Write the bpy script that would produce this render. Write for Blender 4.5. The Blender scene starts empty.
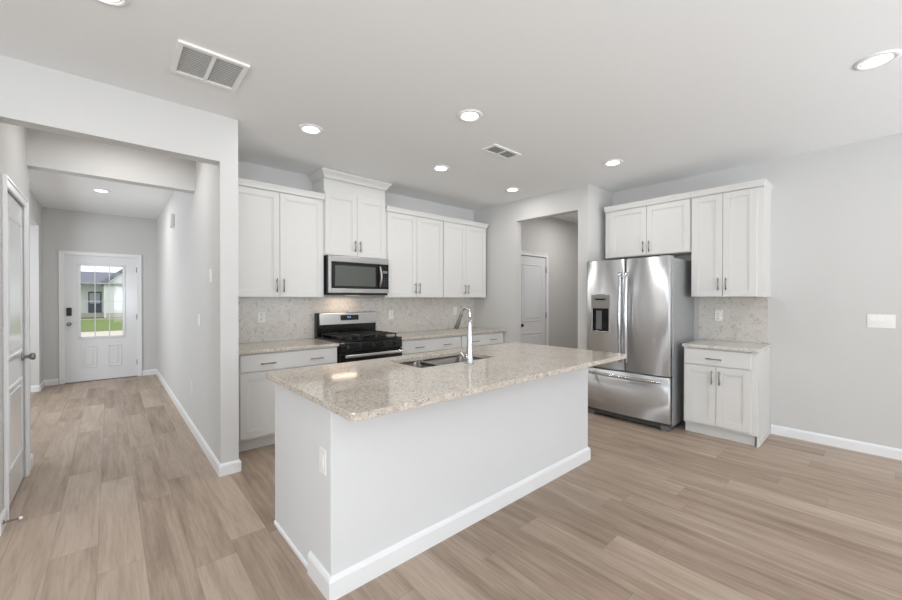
import bpy, bmesh, math, random
from mathutils import Vector, Matrix
C = bpy.context.scene.collection
S = bpy.context.scene
PI = math.pi
random.seed(4)

# ---------------------------------------------------------------- camera
f, yaw, pitch, roll, H = 384.24, .727, -.0056, .0006, 1.359
F_ = Vector((math.sin(yaw)*math.cos(pitch), math.cos(yaw)*math.cos(pitch), math.sin(pitch)))
R0 = Vector((math.cos(yaw), -math.sin(yaw), 0)); U0 = R0.cross(F_)
R_ = R0*math.cos(roll)+U0*math.sin(roll); U_ = -R0*math.sin(roll)+U0*math.cos(roll)
cd = bpy.data.cameras.new('camera'); cam = bpy.data.objects.new('camera', cd); C.objects.link(cam)
cd.sensor_width = 36; cd.lens = f/902*36; cd.clip_end = 400; cd.clip_start = .02
cam.matrix_world = Matrix(((R_.x, U_.x, -F_.x, 0), (R_.y, U_.y, -F_.y, 0), (R_.z, U_.z, -F_.z, H), (0, 0, 0, 1)))
S.camera = cam

# ---------------------------------------------------------------- world, window and fill light, exposure
w = bpy.data.worlds.new('sky'); S.world = w; w.use_nodes = True
bgn = w.node_tree.nodes['Background']; bgn.inputs[0].default_value = (.93, .96, 1, 1); bgn.inputs[1].default_value = 1.5
S.view_settings.view_transform = 'Standard'; S.view_settings.look = 'None'
S.view_settings.gamma = 1; S.view_settings.use_curve_mapping = False
S.view_settings.exposure = -0.05

def area(name, loc, rot, sx, sy, power, col=(1, 1, 1), spread=PI):
    l = bpy.data.lights.new(name, 'AREA'); l.shape = 'RECTANGLE'; l.size = sx; l.size_y = sy; l.energy = power; l.color = col
    l.spread = spread
    o = bpy.data.objects.new(name, l); C.objects.link(o); o.location = loc; o.rotation_euler = rot; return o
# daylight entering through the three windows of the rear wall and the one on the left
DAY = (.88, .94, 1)
for i, x in enumerate((-1.6, 1.0, 3.6)):
    area('window_daylight', (x, -3.42, 1.35), (PI/2, 0, 0), 1.7, 2.0, 20, DAY)
    # upward fill added at the same windows to brighten the ceiling
    area('window_ground_bounce', (x, -3.40, 1.35), (PI/2+.95, 0, 0), 1.7, 1.6, 58, (.89, .945, 1), 2.3)
area('window_ground_bounce', (-2.88, -.6, 1.4), (PI/2+.95, 0, -PI/2), 1.7, 1.5, 36, (.89, .945, 1), 2.3)  # added upward ceiling fill, placed at the left window
area('window_daylight', (-2.9, -.6, 1.4), (PI/2, 0, -PI/2), 1.7, 1.8, 66, DAY)
area('passage_lamp', (5.6, 3.0, 2.70), (0, 0, 0), .3, .3, 10.5, (1, .96, .94))  # fill added to brighten the passage, no fixture behind it
area('window_daylight', (-2.25, 6.4, 1.5), (PI/2, 0, -PI/2), 1.4, 1.4, 52, DAY)    # fill added in the side room to brighten the hall; no window there
LAMP = 9.0      # strength of the ceiling light lenses
CAN, CANCOL = 4.0, (1, .975, .95)   # power and colour of each ceiling can

# ---------------------------------------------------------------- materials
def lin(c): return tuple(((v/255)/12.92 if v <= 10 else ((v/255+.055)/1.055)**2.4) for v in c)
def mat(name, col, rough=.5, metal=0, spec=.5, coat=0, srgb=True):
    m = bpy.data.materials.new(name); m.use_nodes = True; b = m.node_tree.nodes['Principled BSDF']
    c = lin(col) if srgb else col
    b.inputs['Base Color'].default_value = (*c, 1); b.inputs['Roughness'].default_value = rough
    b.inputs['Metallic'].default_value = metal; b.inputs['Specular IOR Level'].default_value = spec
    b.inputs['Coat Weight'].default_value = coat
    return m
def nodes(m): return m.node_tree.nodes, m.node_tree.links, m.node_tree.nodes['Principled BSDF']
def bumpy(m, scale, strength, dist=.002):
    n, l, b = nodes(m)
    tc = n.new('ShaderNodeTexCoord'); no = n.new('ShaderNodeTexNoise'); no.inputs['Scale'].default_value = scale
    no.inputs['Detail'].default_value = 3
    bp = n.new('ShaderNodeBump'); bp.inputs['Strength'].default_value = strength; bp.inputs['Distance'].default_value = dist
    l.new(tc.outputs['Object'], no.inputs['Vector']); l.new(no.outputs[0], bp.inputs['Height']); l.new(bp.outputs[0], b.inputs['Normal'])
    return m
M = {}
M['wall'] = bumpy(mat('wall_paint', (211, 210, 208), .7, spec=.25), 160, .08)
M['ceiling'] = bumpy(mat('ceiling_paint', (240, 241, 241), .85, spec=.15), 60, .12)
M['trim'] = mat('trim_paint', (238, 239, 240), .35, spec=.45)
M['door'] = mat('door_paint', (232, 233, 234), .12, spec=.5)
M['cab'] = mat('cabinet_paint', (222, 221, 218), .38, spec=.4)
M['cabin'] = mat('cabinet_inside', (200, 190, 170), .6)
M['island'] = bumpy(mat('island_paint', (224, 225, 226), .45, spec=.35), 160, .04)
M['plastic'] = mat('white_plastic', (240, 239, 235), .35)
M['slot'] = mat('dark_slot', (130, 126, 120), .6)
M['grille'] = mat('vent_metal', (243, 243, 240), .45)
M['duct'] = mat('duct_dark', (110, 110, 108), .8)
M['ductl'] = mat('vent_filter', (178, 178, 176), .8)
M['nickel'] = mat('brushed_nickel', (150, 148, 144), .3, 1)
M['chrome'] = mat('chrome', (205, 206, 208), .14, 1)
M['black'] = mat('black_enamel', (9, 9, 10), .16, spec=.42)
M['iron'] = mat('cast_iron', (22, 21, 21), .45)
M['blackp'] = mat('black_plastic', (24, 24, 26), .35)
M['rubber'] = mat('white_rubber', (235, 235, 235), .5)
M['seam'] = mat('dark_gap', (30, 30, 30), .8)

def steel(name, col, rough, vert=True, aniso=.7):
    m = mat(name, col, rough, 1); n, l, b = nodes(m)
    tc = n.new('ShaderNodeTexCoord'); mp = n.new('ShaderNodeMapping'); no = n.new('ShaderNodeTexNoise')
    mp.inputs['Scale'].default_value = (700, 700, 4) if vert else (4, 4, 700)
    no.inputs['Scale'].default_value = 1; no.inputs['Detail'].default_value = 2
    rm = n.new('ShaderNodeMapRange'); rm.inputs[3].default_value = rough-.06; rm.inputs[4].default_value = rough+.08
    l.new(tc.outputs['Object'], mp.inputs[0]); l.new(mp.outputs[0], no.inputs['Vector']); l.new(no.outputs[0], rm.inputs[0])
    l.new(rm.outputs[0], b.inputs['Roughness'])
    b.inputs['Anisotropic'].default_value = aniso
    tg = n.new('ShaderNodeTangent'); tg.direction_type = 'RADIAL'; tg.axis = 'Z'
    b.inputs['Anisotropic Rotation'].default_value = 0.25
    l.new(tg.outputs[0], b.inputs['Tangent'])
    return m
M['steel'] = steel('stainless_steel', (186, 185, 183), .3, vert=False)
M['steelf'] = steel('fridge_steel', (224, 226, 228), .42, vert=False, aniso=.96)
M['steels'] = mat('sink_steel', (128, 125, 122), .38, 1)
M['fridgeside'] = mat('fridge_side_grey', (165, 166, 167), .4, .2)

def emis(name, col, s):
    m = bpy.data.materials.new(name); m.use_nodes = True; n = m.node_tree.nodes; n.clear()
    e = n.new('ShaderNodeEmission'); e.inputs[0].default_value = (*col, 1); e.inputs[1].default_value = s
    o = n.new('ShaderNodeOutputMaterial'); m.node_tree.links.new(e.outputs[0], o.inputs[0]); return m
M['lens'] = emis('light_lens', (1, .96, .9), LAMP)
M['warmlens'] = emis('hood_lens', (1, .8, .6), 1.2)
M['digits'] = emis('display_digits', (.25, .5, 1), 1.2)

def glassmat(name, rough_dark=False, tint=(1, 1, 1)):
    m = bpy.data.materials.new(name); m.use_nodes = True; n = m.node_tree.nodes; l = m.node_tree.links; n.clear()
    t = n.new('ShaderNodeBsdfTransparent'); t.inputs[0].default_value = (*tint, 1)
    g = n.new('ShaderNodeBsdfGlossy'); g.inputs['Roughness'].default_value = .02
    fr = n.new('ShaderNodeFresnel'); fr.inputs[0].default_value = 1.45
    mx = n.new('ShaderNodeMixShader'); o = n.new('ShaderNodeOutputMaterial')
    l.new(fr.outputs[0], mx.inputs[0]); l.new(t.outputs[0], mx.inputs[1]); l.new(g.outputs[0], mx.inputs[2]); l.new(mx.outputs[0], o.inputs[0])
    return m
M['glass'] = glassmat('clear_glass')
M['mwglass'] = mat('microwave_window', (84, 87, 82), .12, spec=.5)

# plank floor ----------------------------------------------------
def plank_floor():
    m = mat('oak_vinyl_planks', (170, 150, 132), .38, spec=.4); n, l, b = nodes(m)
    def math_(op, a, c=None, d=None):
        k = n.new('ShaderNodeMath'); k.operation = op
        for i, v in enumerate((a, c, d)):
            if v is None: continue
            if isinstance(v, (int, float)): k.inputs[i].default_value = v
            else: l.new(v, k.inputs[i])
        return k.outputs[0]
    tc = n.new('ShaderNodeTexCoord'); sx = n.new('ShaderNodeSeparateXYZ'); l.new(tc.outputs['Object'], sx.inputs[0])
    X, Y = sx.outputs[0], sx.outputs[1]
    W, L = .185, 1.25
    xs = math_('DIVIDE', math_('ADD', X, 20.03), W); row = math_('FLOOR', xs); fx = math_('FRACT', xs)
    wn = n.new('ShaderNodeTexWhiteNoise'); wn.noise_dimensions = '1D'; l.new(row, wn.inputs['W'])
    ys = math_('ADD', math_('DIVIDE', math_('ADD', Y, 20), L), wn.outputs['Value']); col = math_('FLOOR', ys); fy = math_('FRACT', ys)
    cb = n.new('ShaderNodeCombineXYZ'); l.new(row, cb.inputs[0]); l.new(col, cb.inputs[1])
    w2 = n.new('ShaderNodeTexWhiteNoise'); w2.noise_dimensions = '2D'; l.new(cb.outputs[0], w2.inputs['Vector'])
    # grain: stretched along the plank and shifted per plank
    sh = n.new('ShaderNodeVectorMath'); sh.operation = 'MULTIPLY'; l.new(w2.outputs['Color'], sh.inputs[0]); sh.inputs[1].default_value = (30, 30, 30)
    ad = n.new('ShaderNodeVectorMath'); l.new(tc.outputs['Object'], ad.inputs[0]); l.new(sh.outputs[0], ad.inputs[1])
    def noise(scale, det, rough=.55, dist=0):
        mp = n.new('ShaderNodeMapping'); mp.inputs['Scale'].default_value = scale; l.new(ad.outputs[0], mp.inputs[0])
        no = n.new('ShaderNodeTexNoise'); no.inputs['Scale'].default_value = 1; no.inputs['Detail'].default_value = det
        no.inputs['Roughness'].default_value = rough; no.inputs['Distortion'].default_value = dist
        l.new(mp.outputs[0], no.inputs['Vector']); return no.outputs[0]
    g1 = noise((70, 3.5, 1), 4); g2 = noise((12, 1.1, 1), 3, .6, .6); g3 = noise((260, 9, 1), 2)
    g = math_('ADD', math_('MULTIPLY', g1, .30), math_('ADD', math_('MULTIPLY', g2, .52), math_('MULTIPLY', g3, .18)))
    g = math_('ADD', g, math_('MULTIPLY', math_('SUBTRACT', w2.outputs['Value'], .5), .20))
    cr = n.new('ShaderNodeValToRGB'); l.new(g, cr.inputs[0])
    e = cr.color_ramp.elements; e[0].position = .28; e[0].color = (*lin((130, 111, 95)), 1); e[1].position = .72; e[1].color = (*lin((195, 178, 162)), 1)
    k = cr.color_ramp.elements.new(.5); k.color = (*lin((169, 150, 133)), 1)
    # seams
    ex = math_('MULTIPLY', math_('MINIMUM', fx, math_('SUBTRACT', 1, fx)), W)
    ey = math_('MULTIPLY', math_('MINIMUM', fy, math_('SUBTRACT', 1, fy)), L)
    ed = math_('MINIMUM', ex, ey)
    sm = n.new('ShaderNodeMapRange'); l.new(ed, sm.inputs[0]); sm.inputs[1].default_value = .0004; sm.inputs[2].default_value = .0024
    sm.inputs[3].default_value = .74; sm.inputs[4].default_value = 1
    mx = n.new('ShaderNodeVectorMath'); mx.operation = 'SCALE'; l.new(cr.outputs[0], mx.inputs[0]); l.new(sm.outputs[0], mx.inputs['Scale'])
    l.new(mx.outputs[0], b.inputs['Base Color'])
    rr = n.new('ShaderNodeMapRange'); l.new(g1, rr.inputs[0]); rr.inputs[3].default_value = .36; rr.inputs[4].default_value = .52; l.new(rr.outputs[0], b.inputs['Roughness'])
    bp = n.new('ShaderNodeBump'); bp.inputs['Strength'].default_value = .15; bp.inputs['Distance'].default_value = .001
    l.new(math_('ADD', math_('MULTIPLY', sm.outputs[0], 2), g1), bp.inputs['Height']); l.new(bp.outputs[0], b.inputs['Normal'])
    return m
M['floor'] = plank_floor()

def granite(name, tint, rough=.08, speck=1.0, blotch=60, bs=.55):
    m = mat(name, (200, 192, 180), rough, spec=.42); n, l, b = nodes(m)
    tc = n.new('ShaderNodeTexCoord')
    def noise(s, d=3, r=.6, off=0):
        mp = n.new('ShaderNodeMapping'); mp.inputs['Location'].default_value = (off, off*1.7, off*.6); l.new(tc.outputs['Object'], mp.inputs[0])
        no = n.new('ShaderNodeTexNoise'); no.inputs['Scale'].default_value = s; no.inputs['Detail'].default_value = d; no.inputs['Roughness'].default_value = r
        l.new(mp.outputs[0], no.inputs['Vector']); return no.outputs[0]
    def ramp(src, stops):
        cr = n.new('ShaderNodeValToRGB'); l.new(src, cr.inputs[0]); el = cr.color_ramp.elements
        el[0].position, el[0].color = stops[0][0], (*lin(stops[0][1]), 1); el[1].position, el[1].color = stops[-1][0], (*lin(stops[-1][1]), 1)
        for p, c in stops[1:-1]: k = el.new(p); k.color = (*lin(c), 1)
        return cr.outputs[0]
    def mixc(fac, a, c):
        x = n.new('ShaderNodeMix'); x.data_type = 'RGBA'; l.new(fac, x.inputs[0])
        for i, v in ((6, a), (7, c)):
            if isinstance(v, tuple): x.inputs[i].default_value = (*lin(v), 1)
            else: l.new(v, x.inputs[i])
        return x.outputs[2]
    base = ramp(noise(58, 5, .72), [(.30, tint[0]), (.5, tint[1]), (.70, tint[2])])
    blob = noise(16, 4, .65, 5)
    f1 = n.new('ShaderNodeMapRange'); l.new(blob, f1.inputs[0]); f1.inputs[1].default_value = .56; f1.inputs[2].default_value = .70; f1.inputs[4].default_value = .6
    c0 = mixc(f1.outputs[0], base, tint[3])
    f0 = n.new('ShaderNodeMapRange'); l.new(noise(5, 3, .6, 31), f0.inputs[0]); f0.inputs[1].default_value = .48; f0.inputs[2].default_value = .66; f0.inputs[4].default_value = .4
    c00 = mixc(f0.outputs[0], c0, tint[0])
    f4 = n.new('ShaderNodeMapRange'); l.new(noise(blotch, 3, .6, 41), f4.inputs[0]); f4.inputs[1].default_value = .60; f4.inputs[2].default_value = .68; f4.inputs[4].default_value = bs
    c1 = mixc(f4.outputs[0], c00, tint[4])
    sp = noise(75, 2, .5, 11)
    f2 = n.new('ShaderNodeMapRange'); l.new(sp, f2.inputs[0]); f2.inputs[1].default_value = .645; f2.inputs[2].default_value = .70; f2.inputs[4].default_value = .8*speck
    c2 = mixc(f2.outputs[0], c1, tint[4])
    sq = noise(120, 2, .5, 23)
    f3 = n.new('ShaderNodeMapRange'); l.new(sq, f3.inputs[0]); f3.inputs[1].default_value = .64; f3.inputs[2].default_value = .7; f3.inputs[4].default_value = .8
    c3 = mixc(f3.outputs[0], c2, (245, 243, 238))
    l.new(c3, b.inputs['Base Color'])
    return m
M['granite'] = granite('island_granite', ((172, 160, 145), (199, 189, 177), (226, 221, 213), (156, 147, 136), (84, 80, 78)))
M['granite_b'] = granite('backsplash_granite', ((200, 195, 187), (214, 209, 202), (223, 219, 213), (150, 146, 141), (118, 114, 111)), .22, .45, 30, .38)
M['grass'] = bumpy(mat('lawn', (128, 146, 88), .9, spec=.1), 20, .8, .05)
M['concrete'] = mat('walk_concrete', (214, 208, 196), .9)
M['siding'] = mat('white_siding', (236, 238, 240), .7)
M['roof'] = mat('grey_shingles', (126, 130, 142), .9)
M['housedoor'] = mat('navy_door', (64, 70, 92), .5)
M['brick'] = mat('pale_stone', (205, 196, 186), .9)

# ---------------------------------------------------------------- mesh helpers
class MB:
    def __init__(s): s.bm = bmesh.new()
    def _join(s, b):
        me = bpy.data.meshes.new('t'); b.to_mesh(me); b.free(); s.bm.from_mesh(me); bpy.data.meshes.remove(me); return s
    def box(s, x0, x1, y0, y1, z0, z1, bev=0, seg=1):
        b = bmesh.new(); bmesh.ops.create_cube(b, size=1)
        for v in b.verts: v.co = Vector(((x0+x1)/2+v.co.x*(x1-x0), (y0+y1)/2+v.co.y*(y1-y0), (z0+z1)/2+v.co.z*(z1-z0)))
        if bev: bmesh.ops.bevel(b, geom=list(b.edges), offset=bev, segments=seg, affect='EDGES', profile=.5)
        return s._join(b)
    def cyl(s, p0, p1, r0, r1=None, n=20, caps=True):
        r1 = r0 if r1 is None else r1
        return s.tube([p0, p1], [r0, r1], n, caps)
    def tube(s, pts, rad, n=12, caps=True):
        pts = [Vector(p) for p in pts]
        if not isinstance(rad, (list, tuple)): rad = [rad]*len(pts)
        b = bmesh.new(); rings = []; up = None
        for i, p in enumerate(pts):
            d = (pts[min(i+1, len(pts)-1)]-pts[max(i-1, 0)]).normalized()
            if up is None: up = Vector((0, 0, 1)) if abs(d.z) < .9 else Vector((1, 0, 0))
            a = d.cross(up).normalized(); c = a.cross(d).normalized(); up = c
            rings.append([b.verts.new(p+(a*math.cos(t*2*PI/n)+c*math.sin(t*2*PI/n))*rad[i]) for t in range(n)])
        for i in range(len(rings)-1):
            for k in range(n):
                fc = b.faces.new((rings[i][k], rings[i][(k+1) % n], rings[i+1][(k+1) % n], rings[i+1][k])); fc.smooth = n > 8
        if caps: b.faces.new(rings[0][::-1]); b.faces.new(rings[-1])
        bmesh.ops.recalc_face_normals(b, faces=b.faces)
        return s._join(b)
    def lathe(s, prof, origin, axis='z', n=28):
        """prof: list of (radius, height) along the axis"""
        b = bmesh.new(); rings = []
        o = Vector(origin)
        for r, h in prof:
            ring = []
            for t in range(n):
                ca, sa = math.cos(t*2*PI/n)*r, math.sin(t*2*PI/n)*r
                v = {'z': (ca, sa, h), 'y': (ca, h, sa), 'x': (h, ca, sa)}[axis]
                ring.append(b.verts.new(o+Vector(v)))
            rings.append(ring)
        for i in range(len(rings)-1):
            for k in range(n):
                fc = b.faces.new((rings[i][k], rings[i][(k+1) % n], rings[i+1][(k+1) % n], rings[i+1][k])); fc.smooth = True
        b.faces.new(rings[0][::-1]); b.faces.new(rings[-1])
        bmesh.ops.remove_doubles(b, verts=b.verts, dist=1e-6)
        bmesh.ops.recalc_face_normals(b, faces=b.faces)
        return s._join(b)
    def prism(s, poly, axis, a, c, bev=0):
        """poly of 2D points extruded along axis between a and c. axis x: (y,z); y: (x,z); z: (x,y)"""
        b = bmesh.new()
        mk = {'x': lambda p, t: (t, p[0], p[1]), 'y': lambda p, t: (p[0], t, p[1]), 'z': lambda p, t: (p[0], p[1], t)}[axis]
        A = [b.verts.new(mk(p, a)) for p in poly]; B = [b.verts.new(mk(p, c)) for p in poly]
        b.faces.new(A); b.faces.new(B[::-1])
        for i in range(len(poly)): j = (i+1) % len(poly); b.faces.new((A[j], A[i], B[i], B[j]))
        bmesh.ops.recalc_face_normals(b, faces=b.faces)
        if bev: bmesh.ops.bevel(b, geom=list(b.edges), offset=bev, segments=1, affect='EDGES')
        return s._join(b)
    def sweep(s, path, prof, closed=False):
        """sweep a profile of (out, up) along a horizontal path with mitred corners; 'out' is to the right of travel"""
        b = bmesh.new(); P = [Vector((p[0], p[1])) for p in path]; z0 = path[0][2] if len(path[0]) > 2 else 0
        rings = []
        N = len(P)
        for i in range(N):
            dirs = []
            if i > 0 or closed: dirs.append((P[i]-P[i-1]).normalized())
            if i < N-1 or closed: dirs.append((P[(i+1) % N]-P[i]).normalized())
            ns = [Vector((d.y, -d.x)) for d in dirs]
            m = sum(ns, Vector((0, 0))).normalized(); k = 1/max(.2, m.dot(ns[0]))
            rings.append([b.verts.new((P[i].x+m.x*o*k, P[i].y+m.y*o*k, z0+u)) for o, u in prof])
        n = len(prof)
        for i in range(N if closed else N-1):
            A, B = rings[i], rings[(i+1) % N]
            for k in range(n): b.faces.new((A[k], A[(k+1) % n], B[(k+1) % n], B[k]))
        if not closed: b.faces.new(rings[0]); b.faces.new(rings[-1][::-1])
        bmesh.ops.recalc_face_normals(b, faces=b.faces)
        return s._join(b)
    def build(s, name, m, parent=None, smooth=False):
        me = bpy.data.meshes.new(name); s.bm.to_mesh(me); s.bm.free(); me.materials.append(m)
        if smooth:
            for p in me.polygons: p.use_smooth = True
        o = bpy.data.objects.new(name, me); C.objects.link(o)
        if parent: o.parent = parent
        return o
def tag(o, label=None, cat=None, group=None, kind=None):
    if label: o['label'] = label
    if cat: o['category'] = cat
    if group: o['group'] = group
    if kind: o['kind'] = kind
    return o
def thing(name, label, cat, loc=(0, 0, 0), rotz=0, group=None, kind=None):
    o = bpy.data.objects.new(name, None); C.objects.link(o); o.location = loc; o.rotation_euler = (0, 0, rotz)
    o.empty_display_size = .1
    return tag(o, label, cat, group, kind)
def struct(name, mb, m): return tag(mb.build(name, m), kind='structure')
def copy_tree(o, parent=None):
    kids = list(o.children); c = o.copy(); C.objects.link(c); c.parent = parent
    for k in kids: copy_tree(k, c)
    return c
def rrect(x0, x1, y0, y1, r, n=5):
    pts = []
    for cx, cy, a in ((x1-r, y1-r, 0), (x0+r, y1-r, PI/2), (x0+r, y0+r, PI), (x1-r, y0+r, 1.5*PI)):
        for k in range(n): t = a+PI/2*k/(n-1); pts.append((cx+math.cos(t)*r, cy+math.sin(t)*r))
    return pts

# ================================================================ SETTING
CZ = 2.743
YW, XW, XH, YF = 4.33, 4.962, .631, 8.568      # kitchen wall, right wall, hall wall, front door wall
XS = .755                                       # kitchen side of the stub wall
YH = 3.349                                      # plane of the first header
XP = 4.33                                       # wall with the pantry opening
XD = -.48                                       # closet door wall
XL = -.76                                       # far left hall wall
YB, XR = -3.5, -3.0                             # rear wall and left wall of the living side

struct('floor', MB().box(-3.2, 7.2, -3.7, 8.62, -.1, 0), M['floor'])
struct('ceiling', MB().box(-3.2, 7.2, -3.7, 8.72, CZ, CZ+.12), M['ceiling'])
struct('wall_kitchen', MB().box(XS, XP+.12, YW, YW+.12, 0, CZ), M['wall'])
struct('wall_hall_right', MB().box(XH, XS, YH, YF+.12, 0, CZ), M['wall'])
struct('wall_hall_header', MB().box(XD, XH, YH, YH+.12, 2.393, CZ), M['wall'])
struct('wall_living_left', MB().box(XR, XD-.11, YH, YH+.12, 0, CZ), M['wall'])
struct('wall_hall_inner_header', MB().box(XD, XH, 4.474, 4.594, 2.40, CZ), M['wall'])
# closet wall with a hole for the door (y 3.69..4.33, up to 2.045)
DY0, DY1, DZ = 3.570, 4.300, 2.045
struct('wall_hall_left', MB().box(XD-.11, XD, YH, DY0, 0, CZ).box(XD-.11, XD, DY1, 4.594, 0, CZ).box(XD-.11, XD, DY0, DY1, DZ, CZ), M['wall'])
struct('wall_closet', MB().box(-1.4, XD-.11, 4.40, 4.594, 0, CZ).box(-1.5, -1.4, YH+.12, 4.594, 0, CZ), M['wall'])
struct('wall_foyer_left', MB().box(XL-.11, XL, 4.594, 8.12, 2.40, CZ).box(-2.3, XL, 8.12, 8.24, 0, CZ).box(XL-.11, XL, 8.24, YF, 0, CZ)
       .box(-2.4, -2.3, 4.474, 8.24, 0, CZ).box(-2.4, -1.5, 4.474, 4.594, 0, CZ), M['wall'])
# front door wall
FX0, FX1, FZ = -.535, .367, 2.045
struct('wall_front', MB().box(XL-.11, FX0, YF, YF+.12, 0, CZ).box(FX1, XH, YF, YF+.12, 0, CZ).box(FX0, FX1, YF, YF+.12, FZ, CZ), M['wall'])
# right wall
struct('wall_right', MB().box(XW, XW+.12, YB, 2.497, 0, CZ), M['wall'])
# pantry opening wall: solid 2.377..2.509, opening ..3.477, solid to kitchen wall
struct('wall_pantry', MB().box(XP, XP+.12, 2.377, 2.509, 0, CZ).box(XP, XP+.12, 3.477, YW, 0, CZ).box(XP, XP+.12, 2.509, 3.477, 2.449, CZ)
       .box(XP+.12, XW, 2.377, 2.497, 0, CZ), M['wall'])
# passage beyond the opening
PY = 3.78; PX0, PX1 = 4.735, 5.505
struct('wall_passage', MB().box(XP+.12, PX0, PY, PY+.12, 0, CZ).box(PX1, 7.1, PY, PY+.12, 0, CZ).box(PX0, PX1, PY, PY+.12, 2.04, CZ)
       .box(XW, 7.1, 2.377, 2.497, 0, CZ).box(7.0, 7.1, 2.497, PY, 0, CZ), M['wall'])
struct('wall_pantry_room', MB().box(XP+.12, 7.1, 4.6, 4.7, 0, CZ), M['wall'])
# living room shell behind the camera, with windows
def window_wall_y(name, x0, x1, y, t, holes):
    mb = MB(); xs = x0
    for (a, c, z0, z1) in holes:
        mb.box(xs, a, y-t, y, 0, CZ); mb.box(a, c, y-t, y, 0, z0); mb.box(a, c, y-t, y, z1, CZ); xs = c
    mb.box(xs, x1, y-t, y, 0, CZ); return struct(name, mb, M['wall'])
WH = [(-2.45, -.75, .35, 2.35), (.15, 1.85, .35, 2.35), (2.75, 4.45, .35, 2.35)]
window_wall_y('wall_back', XR-.12, XW+.12, YB, .12, WH)
struct('wall_left', MB().box(XR-.12, XR, YB, -1.45, 0, CZ).box(XR-.12, XR, .25, YH+.12, 0, CZ).box(XR-.12, XR, -1.45, .25, 0, .5).box(XR-.12, XR, -1.45, .25, 2.3, CZ), M['wall'])
def win_frame(n, mb, gl):
    o = struct('window_%d' % n, mb, M['trim']); gl.build('glass_pane', M['glass'], o)
for i, (a, c, z0, z1) in enumerate(WH):
    mb = MB().box(a, a+.06, YB-.1, YB-.04, z0, z1).box(c-.06, c, YB-.1, YB-.04, z0, z1).box(a, c, YB-.1, YB-.04, z1-.06, z1).box(a, c, YB-.1, YB-.04, z0, z0+.06)
    mb.box((a+c)/2-.03, (a+c)/2+.03, YB-.1, YB-.04, z0, z1)
    win_frame(i+1, mb, MB().box(a+.05, c-.05, YB-.075, YB-.07, z0+.05, z1-.05))
mb = MB()
for y0, y1, z0, z1 in ((-1.45, -1.39, .5, 2.3), (.19, .25, .5, 2.3), (-1.45, .25, .5, .56), (-1.45, .25, 2.24, 2.3), (-1.45, .25, 1.37, 1.43)):
    mb.box(XR-.1, XR-.04, y0, y1, z0, z1)
win_frame(4, mb, MB().box(XR-.075, XR-.07, -1.4, .2, .55, 2.25))

# baseboards -----------------------------------------------------
BBP = [(0, 0), (.014, 0), (.014, .074), (.009, .086), (.004, .092), (0, .092)]
def bb(name, path, prof=BBP): return struct('baseboard_'+name, MB().sweep(path, prof), M['trim'])
# travel so that the room lies on the right hand
bb('right', [(XW, .755-.014), (XW, YB)])
bb('hall_right', [(XH, YF), (XH, YH), (XS, YH), (XS, 3.70)])
bb('front', [(XL, 8.12), (XL, YF), (FX0-.062, YF)])
bb('front_right', [(FX1+.062, YF), (XH, YF)])
bb('foyer', [(-2.3, 8.12), (XL, 8.12)])
bb('hall_left', [(XD-.11, YH), (XD, YH), (XD, DY0-.062)])
bb('hall_corner', [(XD, DY1+.062), (XD, 4.594), (XD-.3, 4.594)])
bb('living_left', [(XR, YH), (XD-.11, YH)])
bb('pantry_left', [(XP, 3.70), (XP, 3.477), (XP+.12, 3.477), (XP+.12, PY)])
bb('pantry_right', [(XP+.12, 2.497), (XP+.12, 2.509), (XP, 2.509), (XP, 2.377), (XW, 2.377), (XW, 1.40)][::1])
bb('passage', [(PX1+.062, PY), (7.0, PY)])

# ---- doors
def panel_box(mb, u0, u1, z0, z1, face, out, axis):
    """raised panel moulding: groove ring and raised field on a door face"""
    def bx(a0, a1, b0, b1, d0, d1, bev):
        lo, hi = sorted((face+out*d0, face+out*d1))
        if axis == 'y': mb.box(a0, a1, lo, hi, b0, b1, bev)
        else: mb.box(lo, hi, a0, a1, b0, b1, bev)
    w = .02
    bx(u0+w-.004, u1-w+.004, z0, z0+w, -.004, .0088, .004); bx(u0+w-.004, u1-w+.004, z1-w, z1, -.004, .0088, .004)
    bx(u0, u0+w, z0, z1, -.004, .009, .004); bx(u1-w, u1, z0, z1, -.004, .009, .004)
    bx(u0+.045, u1-.045, z0+.045, z1-.045, -.004, .007, .006)
def casing(mb, u0, u1, ztop, face, out, axis, w=.062, t=.016):
    def bx(a0, a1, b0, b1, tt, bev=.004):
        lo, hi = sorted((face, face+out*tt))
        if axis == 'y': mb.box(a0, a1, lo, hi, b0, b1, bev)
        else: mb.box(lo, hi, a0, a1, b0, b1, bev)
    bx(u0-w, u0, 0, ztop+w, t); bx(u1, u1+w, 0, ztop+w, t); bx(u0+.0002, u1-.0002, ztop, ztop+w-.0004, t-.0004)
    e = .0012
    bx(u0-w+e, u0-w+.016, .001, ztop+w-e, t+.006, .003); bx(u1+w-.016, u1+w-e, .001, ztop+w-e, t+.006, .003); bx(u0-w+.0164, u1+w-.0164, ztop+w-.016, ztop+w-e, t+.0058, .003)

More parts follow.
